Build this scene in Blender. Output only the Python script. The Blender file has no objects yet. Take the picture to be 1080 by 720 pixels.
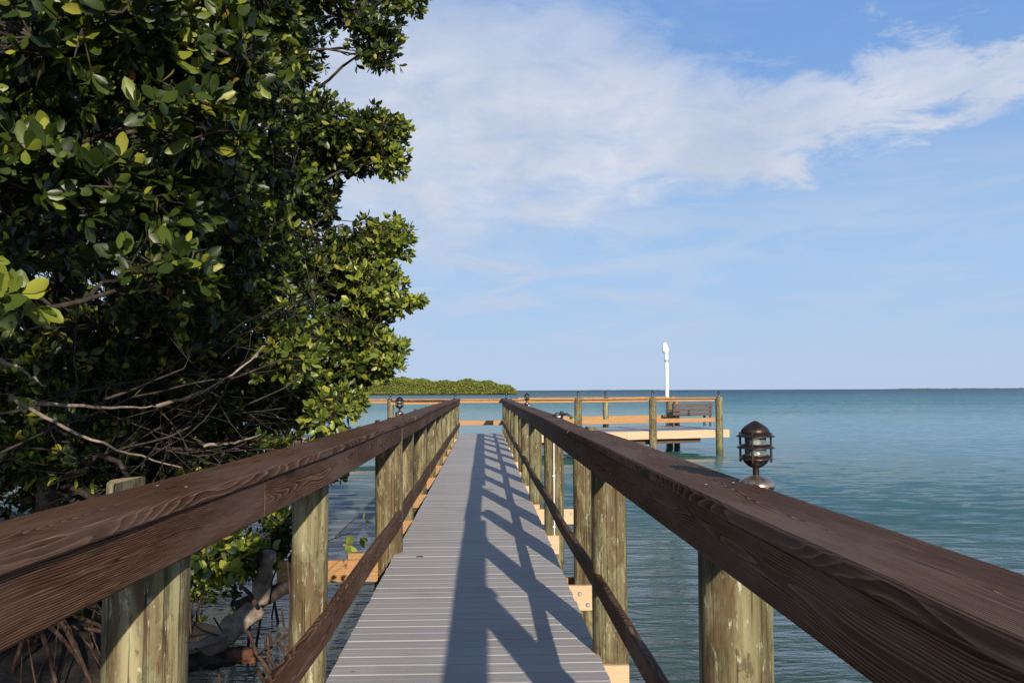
import bpy, math, random
import numpy as np
from mathutils import Vector, Matrix
random.seed(7)
RNG = np.random.default_rng(11)
SC = bpy.context.scene
COL = SC.collection
R = math.radians

# ------------------------------------------------------------------ camera
EYE = 1.40                                   # eye above the deck (deck top is z = 0)
FPX = 872.0                                  # focal length in pixels of a 1080 px wide frame
cam_d = bpy.data.cameras.new('camera'); cam = bpy.data.objects.new('camera', cam_d); COL.objects.link(cam)
cam_d.sensor_width = 22.3; cam_d.lens = FPX / 1080 * 22.3
cam_d.clip_start = 0.05; cam_d.clip_end = 20000
YAW, PITCH, ROLL = R(1.97), R(3.38), R(-0.22)
fwd = Vector((math.sin(YAW) * math.cos(PITCH), math.cos(YAW) * math.cos(PITCH), math.sin(PITCH)))
q = fwd.to_track_quat('-Z', 'Y')
CM = (Matrix.Translation((0, 0, EYE)) @ q.to_matrix().to_4x4() @ Matrix.Rotation(ROLL, 4, 'Z'))
cam.matrix_world = CM
SC.camera = cam
SC.render.resolution_x = 1024; SC.render.resolution_y = 682

def at(px, py, d):
    """world point on the ray through photo pixel (1080x720), y = d metres ahead"""
    v = CM.to_3x3() @ Vector((px - 540, 360 - py, -FPX))
    return Vector((0, 0, EYE)) + v * (d / v.y)

# ------------------------------------------------------------------ light
SUN = Vector((0.69, -3.12, 1.0)).normalized()          # towards the sun
sun_el = math.asin(SUN.z); sun_az = math.atan2(SUN.x, SUN.y)
SC.view_settings.view_transform = 'Standard'; SC.view_settings.look = 'None'
SC.view_settings.exposure = 0.40; SC.view_settings.gamma = 1
W = bpy.data.worlds.new('World'); SC.world = W; W.use_nodes = True
sd = bpy.data.lights.new('sun', 'SUN'); sun = bpy.data.objects.new('sun', sd); COL.objects.link(sun)
sd.energy = 4.7; sd.angle = R(0.53); sd.color = (1.0, 0.89, 0.74)
sun.rotation_euler = SUN.to_track_quat('Z', 'Y').to_euler()

# ------------------------------------------------------------------ node helpers
class NT:
    def __init__(s, tree):
        s.t = tree; s.n = tree.nodes; s.l = tree.links
    def new(s, typ, **kw):
        n = s.n.new(typ)
        for k, v in kw.items(): setattr(n, k, v)
        return n
    def put(s, sock, v):
        if isinstance(v, bpy.types.NodeSocket): s.l.new(v, sock)
        elif v is not None:
            if isinstance(v, (tuple, list)) and len(v) == 3 and sock.type == 'RGBA': v = (*v, 1)
            sock.default_value = v
    def math(s, op, a, b=None, c=None, clamp=False):
        n = s.new('ShaderNodeMath', operation=op); n.use_clamp = clamp
        s.put(n.inputs[0], a)
        if b is not None: s.put(n.inputs[1], b)
        if c is not None: s.put(n.inputs[2], c)
        return n.outputs[0]
    def vmul(s, v, w):
        n = s.new('ShaderNodeVectorMath', operation='MULTIPLY'); s.put(n.inputs[0], v); s.put(n.inputs[1], w); return n.outputs[0]
    def vadd(s, v, w):
        n = s.new('ShaderNodeVectorMath', operation='ADD'); s.put(n.inputs[0], v); s.put(n.inputs[1], w); return n.outputs[0]
    def noise(s, vec, scale=1, detail=4, rough=.5, dist=0, out=0):
        n = s.new('ShaderNodeTexNoise'); s.put(n.inputs['Vector'], vec)
        s.put(n.inputs['Scale'], scale); s.put(n.inputs['Detail'], detail); s.put(n.inputs['Roughness'], rough); s.put(n.inputs['Distortion'], dist)
        return n.outputs[out]
    def ramp(s, f, stops, interp='LINEAR'):
        n = s.new('ShaderNodeValToRGB'); n.color_ramp.interpolation = interp
        e = n.color_ramp.elements
        while len(e) < len(stops): e.new(.5)
        for k, (p, c) in enumerate(stops):
            e[k].position = p; e[k].color = (*c, 1) if len(c) == 3 else c
        s.put(n.inputs[0], f); return n.outputs[0]
    def mix(s, f, a, b, mode='MIX'):
        n = s.new('ShaderNodeMix', data_type='RGBA', blend_type=mode)
        s.put(n.inputs[0], f); s.put(n.inputs[6], a); s.put(n.inputs[7], b); return n.outputs[2]
    def smooth(s, v, a, b, lo=0., hi=1.):
        n = s.new('ShaderNodeMapRange', interpolation_type='SMOOTHSTEP')
        s.put(n.inputs[0], v); n.inputs[1].default_value = a; n.inputs[2].default_value = b
        n.inputs[3].default_value = lo; n.inputs[4].default_value = hi; return n.outputs[0]
    def lin(s, v, a, b, lo=0., hi=1.):
        n = s.new('ShaderNodeMapRange')
        s.put(n.inputs[0], v); n.inputs[1].default_value = a; n.inputs[2].default_value = b
        n.inputs[3].default_value = lo; n.inputs[4].default_value = hi; return n.outputs[0]
    def sep(s, v):
        n = s.new('ShaderNodeSeparateXYZ'); s.put(n.inputs[0], v); return n.outputs
    def bump(s, h, strength, dist, normal=None):
        n = s.new('ShaderNodeBump'); s.put(n.inputs['Height'], h); s.put(n.inputs['Strength'], strength); s.put(n.inputs['Distance'], dist)
        if normal is not None: s.put(n.inputs['Normal'], normal)
        return n.outputs[0]

def material(name):
    m = bpy.data.materials.new(name); m.use_nodes = True
    t = NT(m.node_tree); b = t.n['Principled BSDF']
    return m, t, b

# ------------------------------------------------------------------ sky with a band of cloud
def build_sky():
    t = NT(W.node_tree); bg = t.n['Background']
    sky = t.new('ShaderNodeTexSky'); sky.sky_type = 'NISHITA'; sky.sun_disc = False
    sky.sun_elevation = sun_el; sky.sun_rotation = sun_az
    sky.air_density = 1.0; sky.dust_density = 0.35; sky.ozone_density = 2.2; sky.altitude = 0
    tc = t.new('ShaderNodeTexCoord'); x, y, z = t.sep(tc.outputs['Generated'])
    az = t.math('MULTIPLY', t.math('ARCTAN2', x, y), 57.2958)
    el = t.math('MULTIPLY', t.math('ARCSINE', z), 57.2958)
    c = t.new('ShaderNodeCombineXYZ'); t.put(c.inputs[0], az); t.put(c.inputs[1], t.math('MULTIPLY', el, 1.7)); cv = c.outputs[0]
    big = t.noise(cv, .085, 3, .5, .3)
    fine = t.noise(t.vadd(t.vmul(cv, (.8, 1.25, 1)), (31, 7, 0)), .2, 11, .66, .5)
    wisp = t.noise(t.vadd(t.vmul(cv, (.5, 1.4, 1)), (5, 77, 0)), .2, 8, .6, .6)
    # centre line and half width of the cloud band against azimuth (degrees)
    cx = t.math('ADD', az, 0)
    def curve(points, src=cx, lo=-60, hi=80):
        n = t.new('ShaderNodeFloatCurve'); cm = n.mapping; cu = cm.curves[0]
        pts = [((p - lo) / (hi - lo), v / 60 + .2) for p, v in points]
        cu.points[0].location = pts[0]; cu.points[-1].location = pts[-1]
        for p in pts[1:-1]: cu.points.new(*p)
        cm.update()
        t.put(n.inputs['Value'], t.lin(src, lo, hi, 0, 1))
        return t.math('MULTIPLY', t.math('SUBTRACT', n.outputs[0], .2), 60)
    mid = curve([(-60, 22), (-20, 19), (-8, 18.5), (2, 18.3), (10, 17.9), (18, 17.0), (25, 17.6), (31, 18.3), (80, 22)])
    half = curve([(-60, 5), (-20, 9.5), (-8, 10), (2, 8.6), (10, 6.4), (18, 3.9), (25, 2.6), (31, 2.3), (80, 4)])
    off = t.math('ADD', el, t.math('MULTIPLY', t.math('SUBTRACT', big, .5), 6.0))
    off = t.math('ADD', off, t.math('MULTIPLY', t.math('SUBTRACT', fine, .5), 13.0))
    dist = t.math('DIVIDE', t.math('ABSOLUTE', t.math('SUBTRACT', off, mid)), half)
    band = t.smooth(dist, .30, 1.45, 1, 0)
    dens = t.math('MULTIPLY', band, t.lin(fine, .25, .62, .55, 1.0), clamp=True)
    # thin low streaks and a veil over the sea
    low = t.math('MULTIPLY', t.smooth(el, 1, 5, 0, 1), t.smooth(el, 10, 18, 1, 0))
    low = t.math('MULTIPLY', low, t.smooth(az, -2, 20, 1, .35))
    veil = t.math('MULTIPLY', t.math('MULTIPLY', low, t.smooth(wisp, .40, .62, 0, 1)), .75)
    high = t.math('MULTIPLY', t.smooth(el, 18, 26, 0, 1), t.smooth(wisp, .5, .8, 0, .12))
    a = t.math('MAXIMUM', t.math('MAXIMUM', t.math('MULTIPLY', dens, .95), veil), high, clamp=True)
    # base sky: Nishita, a little haze low down
    haze = t.smooth(el, 20, 55, .93, 0.2)
    base = t.mix(haze, t.mix(1, sky.outputs[0], (.85, .80, .78), 'MULTIPLY'), t.mix(t.smooth(el, 7, 24, 0, 1), t.mix(t.smooth(el, -1, 8, 0, 1), (3.5, 4.5, 6.2), (2.95, 4.4, 6.5)), (1.45, 2.85, 5.7)))
    shade = t.lin(t.noise(t.vadd(cv, (3, 2.2, 0)), .12, 5, .55), .3, .7, 0, 1)
    ccol = t.mix(shade, (4.0, 4.5, 5.5), (5.7, 5.9, 6.5))
    ccol = t.mix(t.smooth(el, 5, 14, .8, 0), ccol, (4.15, 4.6, 5.7))
    t.put(bg.inputs[0], t.mix(a, base, ccol)); bg.inputs[1].default_value = 0.10
build_sky()

# ------------------------------------------------------------------ object helpers
def tag(o, label=None, cat=None, group=None, kind=None):
    if label: o['label'] = label
    if cat: o['category'] = cat
    if group: o['group'] = group
    if kind: o['kind'] = kind
    return o
def thing(name, label, cat, loc=(0, 0, 0), group=None):
    o = bpy.data.objects.new(name, None); COL.objects.link(o); o.location = loc; o.empty_display_size = .2
    return tag(o, label, cat, group)
def wloc(o):
    v = Vector(o.location)
    return v + wloc(o.parent) if o.parent else v
class MB:
    def __init__(s): s.v = []; s.f = []; s.sm = []
    def add(s, vs, fs, smooth=False):
        k = len(s.v); s.v += [tuple(p) for p in vs]; s.f += [tuple(i + k for i in f) for f in fs]; s.sm += [smooth] * len(fs)
    def box(s, lo, hi):
        (a, b, c), (d, e, f) = lo, hi
        s.add([(a, b, c), (d, b, c), (d, e, c), (a, e, c), (a, b, f), (d, b, f), (d, e, f), (a, e, f)],
              [(0, 3, 2, 1), (4, 5, 6, 7), (0, 1, 5, 4), (1, 2, 6, 5), (2, 3, 7, 6), (3, 0, 4, 7)])
    def lathe(s, prof, c=(0, 0, 0), seg=28, axis='z'):
        n = len(prof); vs = []; fs = []
        for r, z in prof:
            for k in range(seg):
                a = 2 * math.pi * k / seg; p = (r * math.cos(a), r * math.sin(a), z)
                if axis == 'y': p = (p[0], p[2], p[1])
                if axis == 'x': p = (p[2], p[0], p[1])
                vs.append((p[0] + c[0], p[1] + c[1], p[2] + c[2]))
        for i in range(n - 1):
            for k in range(seg):
                j = (k + 1) % seg
                fs.append((i * seg + k, i * seg + j, (i + 1) * seg + j, (i + 1) * seg + k))
        s.add(vs, fs, True)
        s.add(vs[:seg], [tuple(range(seg))[::-1]]); s.add(vs[-seg:], [tuple(range(seg))])
    def tube(s, pts, rad, seg=6):
        pts = [Vector(p) for p in pts]; n = len(pts)
        if not hasattr(rad, '__len__'): rad = [rad] * n
        up = Vector((.3, .2, 1)).normalized(); vs = []; fs = []
        for i, p in enumerate(pts):
            d = (pts[min(i + 1, n - 1)] - pts[max(i - 1, 0)])
            d = d.normalized() if d.length > 1e-9 else Vector((0, 0, 1))
            a = d.cross(up)
            if a.length < 1e-3: a = d.cross(Vector((1, 0, 0)))
            a.normalize(); b = d.cross(a)
            for k in range(seg):
                t = 2 * math.pi * k / seg; vs.append(p + (a * math.cos(t) + b * math.sin(t)) * rad[i])
        for i in range(n - 1):
            for k in range(seg):
                j = (k + 1) % seg; fs.append((i * seg + k, (i + 1) * seg + k, (i + 1) * seg + j, i * seg + j))
        k = len(s.v); s.add(vs, fs, True)
        s.f += [tuple(range(k, k + seg)), tuple(range(k + (n - 1) * seg, k + n * seg))[::-1]]; s.sm += [False, False]
    def build(s, name, mat, parent=None, origin=(0, 0, 0), bevel=0, rot=0):
        me = bpy.data.meshes.new(name)
        me.from_pydata(s.v, [], s.f); me.validate(); me.update()
        if len(me.polygons) == len(s.sm): me.polygons.foreach_set('use_smooth', s.sm)
        me.materials.append(mat)
        o = bpy.data.objects.new(name, me); COL.objects.link(o)
        o.location = Vector(origin) - (wloc(parent) if parent else Vector()); o.parent = parent; o.rotation_euler = (0, 0, rot)
        if bevel:
            b = o.modifiers.new('bevel', 'BEVEL'); b.width = bevel; b.segments = 2; b.limit_method = 'ANGLE'; b.angle_limit = R(50)
        return o
def np_mesh(name, V, F, mat, parent=None, smooth=False, origin=(0, 0, 0)):
    """V (n,3) floats, F list of int arrays (m,k)"""
    me = bpy.data.meshes.new(name); V = np.asarray(V, np.float32) - np.asarray(origin, np.float32)
    me.vertices.add(len(V)); me.vertices.foreach_set('co', V.ravel())
    loops = np.concatenate([f.ravel() for f in F]); tot = np.concatenate([np.full(len(f), f.shape[1]) for f in F])
    st = np.concatenate([[0], np.cumsum(tot)[:-1]])
    me.loops.add(len(loops)); me.loops.foreach_set('vertex_index', loops.astype(np.int32))
    me.polygons.add(len(tot)); me.polygons.foreach_set('loop_start', st.astype(np.int32))
    me.polygons.foreach_set('use_smooth', np.full(len(tot), smooth))
    me.update(calc_edges=True); me.materials.append(mat)
    o = bpy.data.objects.new(name, me); COL.objects.link(o)
    o.location = Vector(origin) - (wloc(parent) if parent else Vector()); o.parent = parent
    return o
def copy_tree(o, parent=None):
    c = o.copy(); COL.objects.link(c); c.parent = parent
    for ch in list(o.children): copy_tree(ch, c)
    return c

# ------------------------------------------------------------------ materials
def obj_coords(t, rnd=60):
    tc = t.new('ShaderNodeTexCoord'); oi = t.new('ShaderNodeObjectInfo')
    cm = t.new('ShaderNodeCombineXYZ'); r = t.math('MULTIPLY', oi.outputs['Random'], rnd)
    for k in range(3): t.put(cm.inputs[k], r)
    return t.vadd(tc.outputs['Object'], cm.outputs[0]), tc, oi
def wood(name, dark, mid, light, rings=26, rough=.6, grey=None, spec=.3, contrast=1., fbump=.0009):
    """sawn board, local Y along the grain"""
    m, t, b = material(name); v, tc, oi = obj_coords(t)
    ux, uy, uz = t.sep(tc.outputs['Object']); rnd = t.math('MULTIPLY', oi.outputs['Random'], 90)
    def along(k, sc):                                   # slow drift of the pith along the board
        c_ = t.new('ShaderNodeCombineXYZ'); t.put(c_.inputs[0], t.math('ADD', rnd, k)); t.put(c_.inputs[1], t.math('MULTIPLY', uy, sc)); return t.math('SUBTRACT', t.noise(c_.outputs[0], 1, 2, .5), .5)
    wob = t.math('MULTIPLY', t.math('SUBTRACT', t.noise(t.vmul(v, (14, 1.6, 14)), 1, 3, .55), .5), .011)
    dx = t.math('ADD', ux, t.math('ADD', t.math('MULTIPLY', along(3, .55), .16), wob))
    dz = t.math('ADD', uz, t.math('ADD', t.math('MULTIPLY', along(31, .9), .20), wob))
    rad = t.math('SQRT', t.math('ADD', t.math('MULTIPLY', dx, dx), t.math('MULTIPLY', dz, dz)))
    s = t.math('FRACT', t.math('MULTIPLY', rad, rings * 9.0))
    s = t.math('POWER', s, 1.8)
    fib = t.noise(t.vmul(v, (240, 5.0, 240)), 1, 4, .65)
    blot = t.noise(t.vmul(v, (5, 1.1, 5)), 1, 4, .6)
    f = t.math('ADD', t.math('MULTIPLY', s, .62 * contrast), t.math('MULTIPLY', t.math('SUBTRACT', fib, .42), 1.1))
    f = t.math('ADD', f, t.math('MULTIPLY', t.math('SUBTRACT', blot, .5), .5), clamp=True)
    c = t.ramp(f, [(0, dark), (.45, mid), (1, light)])
    if grey: c = t.mix(t.smooth(t.noise(t.vmul(v, (4, .8, 4)), 1.3, 4, .6), .45, .7, 0, .6), c, grey)
    # knots
    vo = t.new('ShaderNodeTexVoronoi'); t.put(vo.inputs['Vector'], t.vmul(v, (3, .8, 3))); vo.inputs['Scale'].default_value = 1.
    c = t.mix(t.smooth(vo.outputs['Distance'], .03, .09, .6, 0), c, tuple(k * .5 for k in dark))
    t.put(b.inputs['Base Color'], c); t.put(b.inputs['Roughness'], t.lin(fib, .2, .8, rough - .1, rough + .15))
    b.inputs['Specular IOR Level'].default_value = spec
    h = t.math('ADD', t.math('MULTIPLY', fib, .5), t.math('MULTIPLY', s, .5))
    t.put(b.inputs['Normal'], t.bump(h, .8, fbump)); return m
M_rail = wood('stained_brown_wood', (.026, .011, .006), (.120, .060, .033), (.38, .235, .145), rings=22, rough=.66, grey=(.175, .115, .088), spec=.08)
M_new = wood('fresh_pine', (.44, .30, .18), (.57, .41, .26), (.68, .51, .35), rings=10, rough=.6, contrast=.7)
M_orange = wood('orange_treated_pine', (.28, .14, .055), (.42, .235, .10), (.54, .33, .16), rings=10, rough=.6, contrast=.7)
M_bench = wood('weathered_bench_wood', (.05, .035, .03), (.10, .075, .065), (.18, .14, .12), rings=12)

def pile_mat():
    m, t, b = material('treated_pile_wood'); v, tc, oi = obj_coords(t, 40)
    streak = t.noise(t.vmul(v, (26, 26, 1.2)), 1, 5, .6, .3)
    blot = t.noise(t.vmul(v, (7, 7, 2.6)), 1, 6, .62, .6)
    fine = t.noise(t.vmul(v, (90, 90, 7)), 1, 4, .7)
    big = t.noise(t.vmul(v, (9, 9, 1.0)), 1, 5, .6, .5)
    f = t.math('ADD', t.math('MULTIPLY', streak, .65), t.math('MULTIPLY', big, .5))
    c = t.ramp(f, [(.38, (.036, .027, .014)), (.48, (.095, .076, .037)), (.58, (.185, .155, .078)), (.74, (.33, .29, .165))])
    tone = t.math('FRACT', t.math('MULTIPLY', oi.outputs['Random'], 7.3))
    c = t.mix(t.math('MULTIPLY_ADD', tone, .5, .05), c, t.mix(.6, c, (.13, .16, .085)))
    c = t.mix(t.smooth(blot, .46, .60, 0, .8), c, (.095, .060, .028))
    c = t.mix(t.smooth(t.noise(t.vmul(v, (16, 16, 4.2)), 1, 6, .7, .6), .55, .64, 0, .5), c, (.21, .245, .14))
    c = t.mix(t.smooth(t.noise(t.vmul(v, (34, 34, 9)), 1, 5, .75, .4), .58, .66, 0, .75), c, (.42, .43, .31))
    c = t.mix(t.smooth(t.noise(t.vadd(t.vmul(v, (22, 22, 7)), (9, 3, 1)), 1, 5, .75, .4), .54, .64, 0, .75), c, (.055, .042, .022))
    vo = t.new('ShaderNodeTexVoronoi'); t.put(vo.inputs['Vector'], t.vadd(t.vmul(v, (5, 5, 1.6)), t.vmul(t.noise(v, 12, 3, .6, out=1), (.35, .35, .35))))
    c = t.mix(t.smooth(vo.outputs['Distance'], .06, .22, .75, 0), c, (.10, .042, .022))
    z = t.sep(tc.outputs['Object'])[2]                              # pile object origin sits at the deck level
    n2 = t.noise(t.vmul(v, (14, 14, 10)), 1, 4, .6)
    wet = t.smooth(t.math('ADD', z, t.math('MULTIPLY', n2, .25)), -.62, -.36, .85, 0)
    c = t.mix(wet, c, (.055, .062, .025))
    t.put(b.inputs['Base Color'], c); t.put(b.inputs['Roughness'], t.lin(fine, .3, .7, .5, .85))
    b.inputs['Specular IOR Level'].default_value = .25
    crack = t.smooth(t.noise(t.vmul(v, (75, 75, 1.3)), 1, 4, .55), .34, .43, 0, 1)
    c = t.mix(crack, t.mix(.55, c, (.03, .02, .01)), c)
    ge = t.new('ShaderNodeNewGeometry'); up = t.smooth(t.sep(ge.outputs['True Normal'])[2], .8, .95)
    ring = t.math('FRACT', t.math('MULTIPLY', t.math('LENGTH' if False else 'SQRT', t.math('ADD', t.math('MULTIPLY', t.sep(tc.outputs['Object'])[0], t.sep(tc.outputs['Object'])[0]), t.math('MULTIPLY', t.sep(tc.outputs['Object'])[1], t.sep(tc.outputs['Object'])[1]))), 160))
    c = t.mix(up, c, t.mix(t.math('MULTIPLY', ring, .5), (.52, .37, .19), (.34, .22, .10)))
    t.put(b.inputs['Base Color'], c)
    h = t.math('ADD', t.math('MULTIPLY', crack, .6), t.math('ADD', t.math('MULTIPLY', fine, .35), t.math('MULTIPLY', streak, .6)))
    t.put(b.inputs['Normal'], t.bump(h, 1.0, .007)); return m
M_pile = pile_mat()

def deck_mat():
    m, t, b = material('grey_composite_decking'); tc = t.new('ShaderNodeTexCoord'); v = tc.outputs['Object']
    gi = t.new('ShaderNodeNewGeometry'); r = gi.outputs['Random Per Island']
    st = t.noise(t.vmul(v, (1.5, 60, 60)), 1, 5, .65); bl = t.noise(v, 1.6, 5, .6)
    c = t.ramp(st, [(.25, (.35, .335, .325)), (.55, (.43, .405, .385)), (.8, (.50, .475, .455))])
    c = t.mix(t.lin(r, 0, 1, 0, .6), c, (.34, .32, .325))
    c = t.mix(t.smooth(bl, .5, .72, 0, .45), c, (.29, .27, .255))
    sp = t.noise(t.vmul(v, (18, 18, 18)), 1, 3, .7)
    c = t.mix(t.smooth(sp, .69, .74, 0, .5), c, (.13, .11, .09))
    x, y, z = t.sep(v)
    t.put(b.inputs['Base Color'], c); t.put(b.inputs['Roughness'], t.lin(st, .2, .8, .5, .72)); b.inputs['Specular IOR Level'].default_value = .3
    t.put(b.inputs['Normal'], t.bump(st, .5, .0015)); return m
M_deck = deck_mat()

def simple(name, col, rough=.5, metal=0., spec=.5, var=.25, scale=30):
    m, t, b = material(name); tc = t.new('ShaderNodeTexCoord')
    n = t.noise(tc.outputs['Object'], scale, 5, .6)
    t.put(b.inputs['Base Color'], t.mix(t.lin(n, .3, .7, 0, 1), tuple(c * (1 - var) for c in col), tuple(min(1, c * (1 + var)) for c in col)))
    t.put(b.inputs['Roughness'], t.lin(n, .3, .7, max(.05, rough - .08), min(1, rough + .1))); b.inputs['Metallic'].default_value = metal; b.inputs['Specular IOR Level'].default_value = spec
    return m
M_bronze = simple('bronze_brown_metal', (.040, .028, .023), .38, .6, .6, .35, 60)
M_flange = simple('weathered_bronze', (.34, .27, .22), .32, .85, .5, .4, 50)
M_plug = simple('galvanised_plug', (.62, .60, .57), .35, .6)
M_bolt = simple('galvanised_bolt', (.30, .28, .26), .5, .5)
M_white = simple('white_plastic', (.80, .80, .78), .45, 0, .4, .06, 4)
M_black = simple('black_hardware', (.025, .025, .028), .45)
M_green = simple('green_tap_handle', (.03, .20, .08), .4)
M_brass = simple('brass_tap', (.30, .22, .10), .4, .8)
M_bark = None
def bark(name, a, b_, c_):
    m, t, b = material(name); tc = t.new('ShaderNodeTexCoord'); v = tc.outputs['Object']
    n = t.noise(v, 14, 7, .65); n2 = t.noise(v, 70, 4, .6)
    c = t.ramp(n, [(.3, a), (.5, b_), (.72, c_)])
    t.put(b.inputs['Base Color'], c); b.inputs['Roughness'].default_value = .85; b.inputs['Specular IOR Level'].default_value = .2
    t.put(b.inputs['Normal'], t.bump(t.math('ADD', n, t.math('MULTIPLY', n2, .4)), .9, .01)); return m
M_bark = bark('mangrove_bark', (.015, .012, .009), (.040, .032, .025), (.095, .075, .06))
M_root = bark('mangrove_root_bark', (.02, .013, .009), (.06, .036, .026), (.14, .085, .06))
M_drift = bark('bleached_dead_wood', (.09, .07, .055), (.21, .17, .135), (.36, .31, .25))
M_stub = bark('rusty_stub', (.05, .022, .014), (.11, .045, .028), (.19, .10, .06))

def leaf_mat(name, stops, trans=.35, rough=.38, spec=.45):
    m, t, b = material(name); gi = t.new('ShaderNodeNewGeometry')
    c = t.ramp(gi.outputs['Random Per Island'], stops)
    b.inputs['Roughness'].default_value = rough; b.inputs['Specular IOR Level'].default_value = spec
    t.put(b.inputs['Base Color'], c)
    tr = t.new('ShaderNodeBsdfTranslucent'); t.put(tr.inputs[0], t.mix(.5, c, t.mix(1, c, (1.4, 1.5, .4), 'MULTIPLY')))
    mx = t.new('ShaderNodeMixShader'); mx.inputs[0].default_value = trans
    out = [n for n in t.n if n.type == 'OUTPUT_MATERIAL'][0]
    t.l.new(b.outputs[0], mx.inputs[1]); t.l.new(tr.outputs[0], mx.inputs[2]); t.l.new(mx.outputs[0], out.inputs[0]); return m
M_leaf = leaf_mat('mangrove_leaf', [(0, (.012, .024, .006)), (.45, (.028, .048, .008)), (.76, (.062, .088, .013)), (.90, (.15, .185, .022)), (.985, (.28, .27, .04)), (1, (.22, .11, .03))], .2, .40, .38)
M_leaf_sun = leaf_mat('sunlit_mangrove_leaf', [(0, (.045, .075, .014)), (.35, (.10, .14, .022)), (.7, (.20, .24, .034)), (1, (.34, .35, .05))], .25)  # brighter, yellower leaf copy: sunlight painted into the colour of sunny clumps
M_island = leaf_mat('island_foliage', [(0, (.075, .10, .025)), (.5, (.15, .18, .04)), (.85, (.22, .25, .055)), (1, (.26, .24, .07))], .15, .7, .1)

def water_mat():
    m, t, b = material('sea_water'); tc = t.new('ShaderNodeTexCoord'); v = tc.outputs['Object']
    x, y, z = t.sep(v)
    cd = t.new('ShaderNodeVectorMath', operation='LENGTH'); t.put(cd.inputs[0], v); dist = cd.outputs['Value']
    lg = t.math('LOGARITHM', dist, 10.)
    # sea floor colour seen through the water: weed near the shore, sand bar, deeper channel
    nb = t.noise(t.vmul(v, (.012, .035, 1)), 1, 4, .55)
    lgn = t.math('ADD', lg, t.math('MULTIPLY', t.math('SUBTRACT', nb, .5), .5))
    c = t.ramp(t.lin(lgn, .5, 3.4, 0, 1), [(0, (.028, .052, .038)), (.18, (.034, .074, .062)), (.30, (.052, .130, .120)), (.46, (.060, .21, .20)), (.62, (.026, .115, .122)), (.76, (.016, .058, .068)), (1, (.012, .045, .056))])
    left = t.smooth(t.math('ADD', x, t.math('MULTIPLY', nb, 4)), -2, 3.5, 1, 0)
    left = t.math('MULTIPLY', left, t.smooth(y, 14, 26, 1, 0))
    c = t.mix(t.math('MULTIPLY', left, .8), c, (.105, .10, .088))
    t.put(b.inputs['Base Color'], c)
    b.inputs['Roughness'].default_value = .06; b.inputs['IOR'].default_value = 1.333; b.inputs['Specular IOR Level'].default_value = .5
    w1 = t.noise(t.vmul(v, (.9, 2.6, 1)), 1.0, 3, .55, .4)
    w2 = t.noise(t.vadd(t.vmul(v, (4.4, 10.5, 1)), (9, 4, 0)), 1.0, 4, .6, .3)
    w0 = t.noise(t.vmul(v, (.10, .42, 1)), 1.0, 3, .5, .3)
    calm = t.lin(t.noise(t.vmul(v, (.02, .06, 1)), 1.5, 3, .5), .35, .65, .55, 1.1)
    calm = t.math('MULTIPLY', calm, t.math('SUBTRACT', 1, t.math('MULTIPLY', left, .6)))
    h = t.math('ADD', t.math('MULTIPLY', w1, .10), t.math('MULTIPLY', w2, .026))
    h = t.math('ADD', h, t.math('MULTIPLY', w0, .14))
    near = t.bump(t.math('MULTIPLY', h, t.math('MULTIPLY', calm, 3.0)), 1.0, 1.0)
    # open water: wave slopes taken straight from noise, so they do not average away with distance
    cn = t.vadd(t.noise(t.vmul(v, (1.1, 3.2, 1)), 1, 5, .68, .3, out=1), (-.5, -.5, -.5))
    amp = t.ramp(t.lin(lgn, .5, 3.4, 0, 1), [(0, (.85, 0, 0)), (.235, (.80, 0, 0)), (.345, (.32, 0, 0)), (.42, (.30, 0, 0)), (.55, (.75, 0, 0)), (1, (1., 0, 0))])
    ar = t.new('ShaderNodeSeparateColor'); t.put(ar.inputs[0], amp); ar = ar.outputs[0]
    nx, ny, nz = t.sep(cn); cc = t.new('ShaderNodeCombineXYZ')
    t.put(cc.inputs[0], t.math('MULTIPLY', nx, ar)); t.put(cc.inputs[1], t.math('MULTIPLY', t.math('MULTIPLY_ADD', ny, 1.0, -.27), ar)); cc.inputs[2].default_value = 1
    nrm = t.new('ShaderNodeVectorMath', operation='NORMALIZE'); t.put(nrm.inputs[0], cc.outputs[0])
    mx = t.new('ShaderNodeMix', data_type='VECTOR'); t.put(mx.inputs[0], t.smooth(dist, 5, 19)); t.put(mx.inputs[4], near); t.put(mx.inputs[5], nrm.outputs[0])
    t.put(b.inputs['Normal'], mx.outputs[1]); return m
M_water = water_mat()

def mud_mat():
    m, t, b = material('shore_mud'); tc = t.new('ShaderNodeTexCoord'); v = tc.outputs['Object']
    n = t.noise(v, 5, 8, .7); c = t.ramp(n, [(.3, (.018, .014, .010)), (.55, (.05, .038, .028)), (.75, (.10, .075, .05))])
    t.put(b.inputs['Base Color'], c); b.inputs['Roughness'].default_value = .8
    t.put(b.inputs['Normal'], t.bump(n, 1, .05)); return m
M_mud = mud_mat()

# ------------------------------------------------------------------ water, shore, island
WZ = -0.85
mb = MB(); S = 9000; mb.add([(-S, -300, 0), (S, -300, 0), (S, S, 0), (-S, S, 0)], [(0, 1, 2, 3)])
water = tag(mb.build('water', M_water, None, (0, 0, WZ)), kind='structure')

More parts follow.
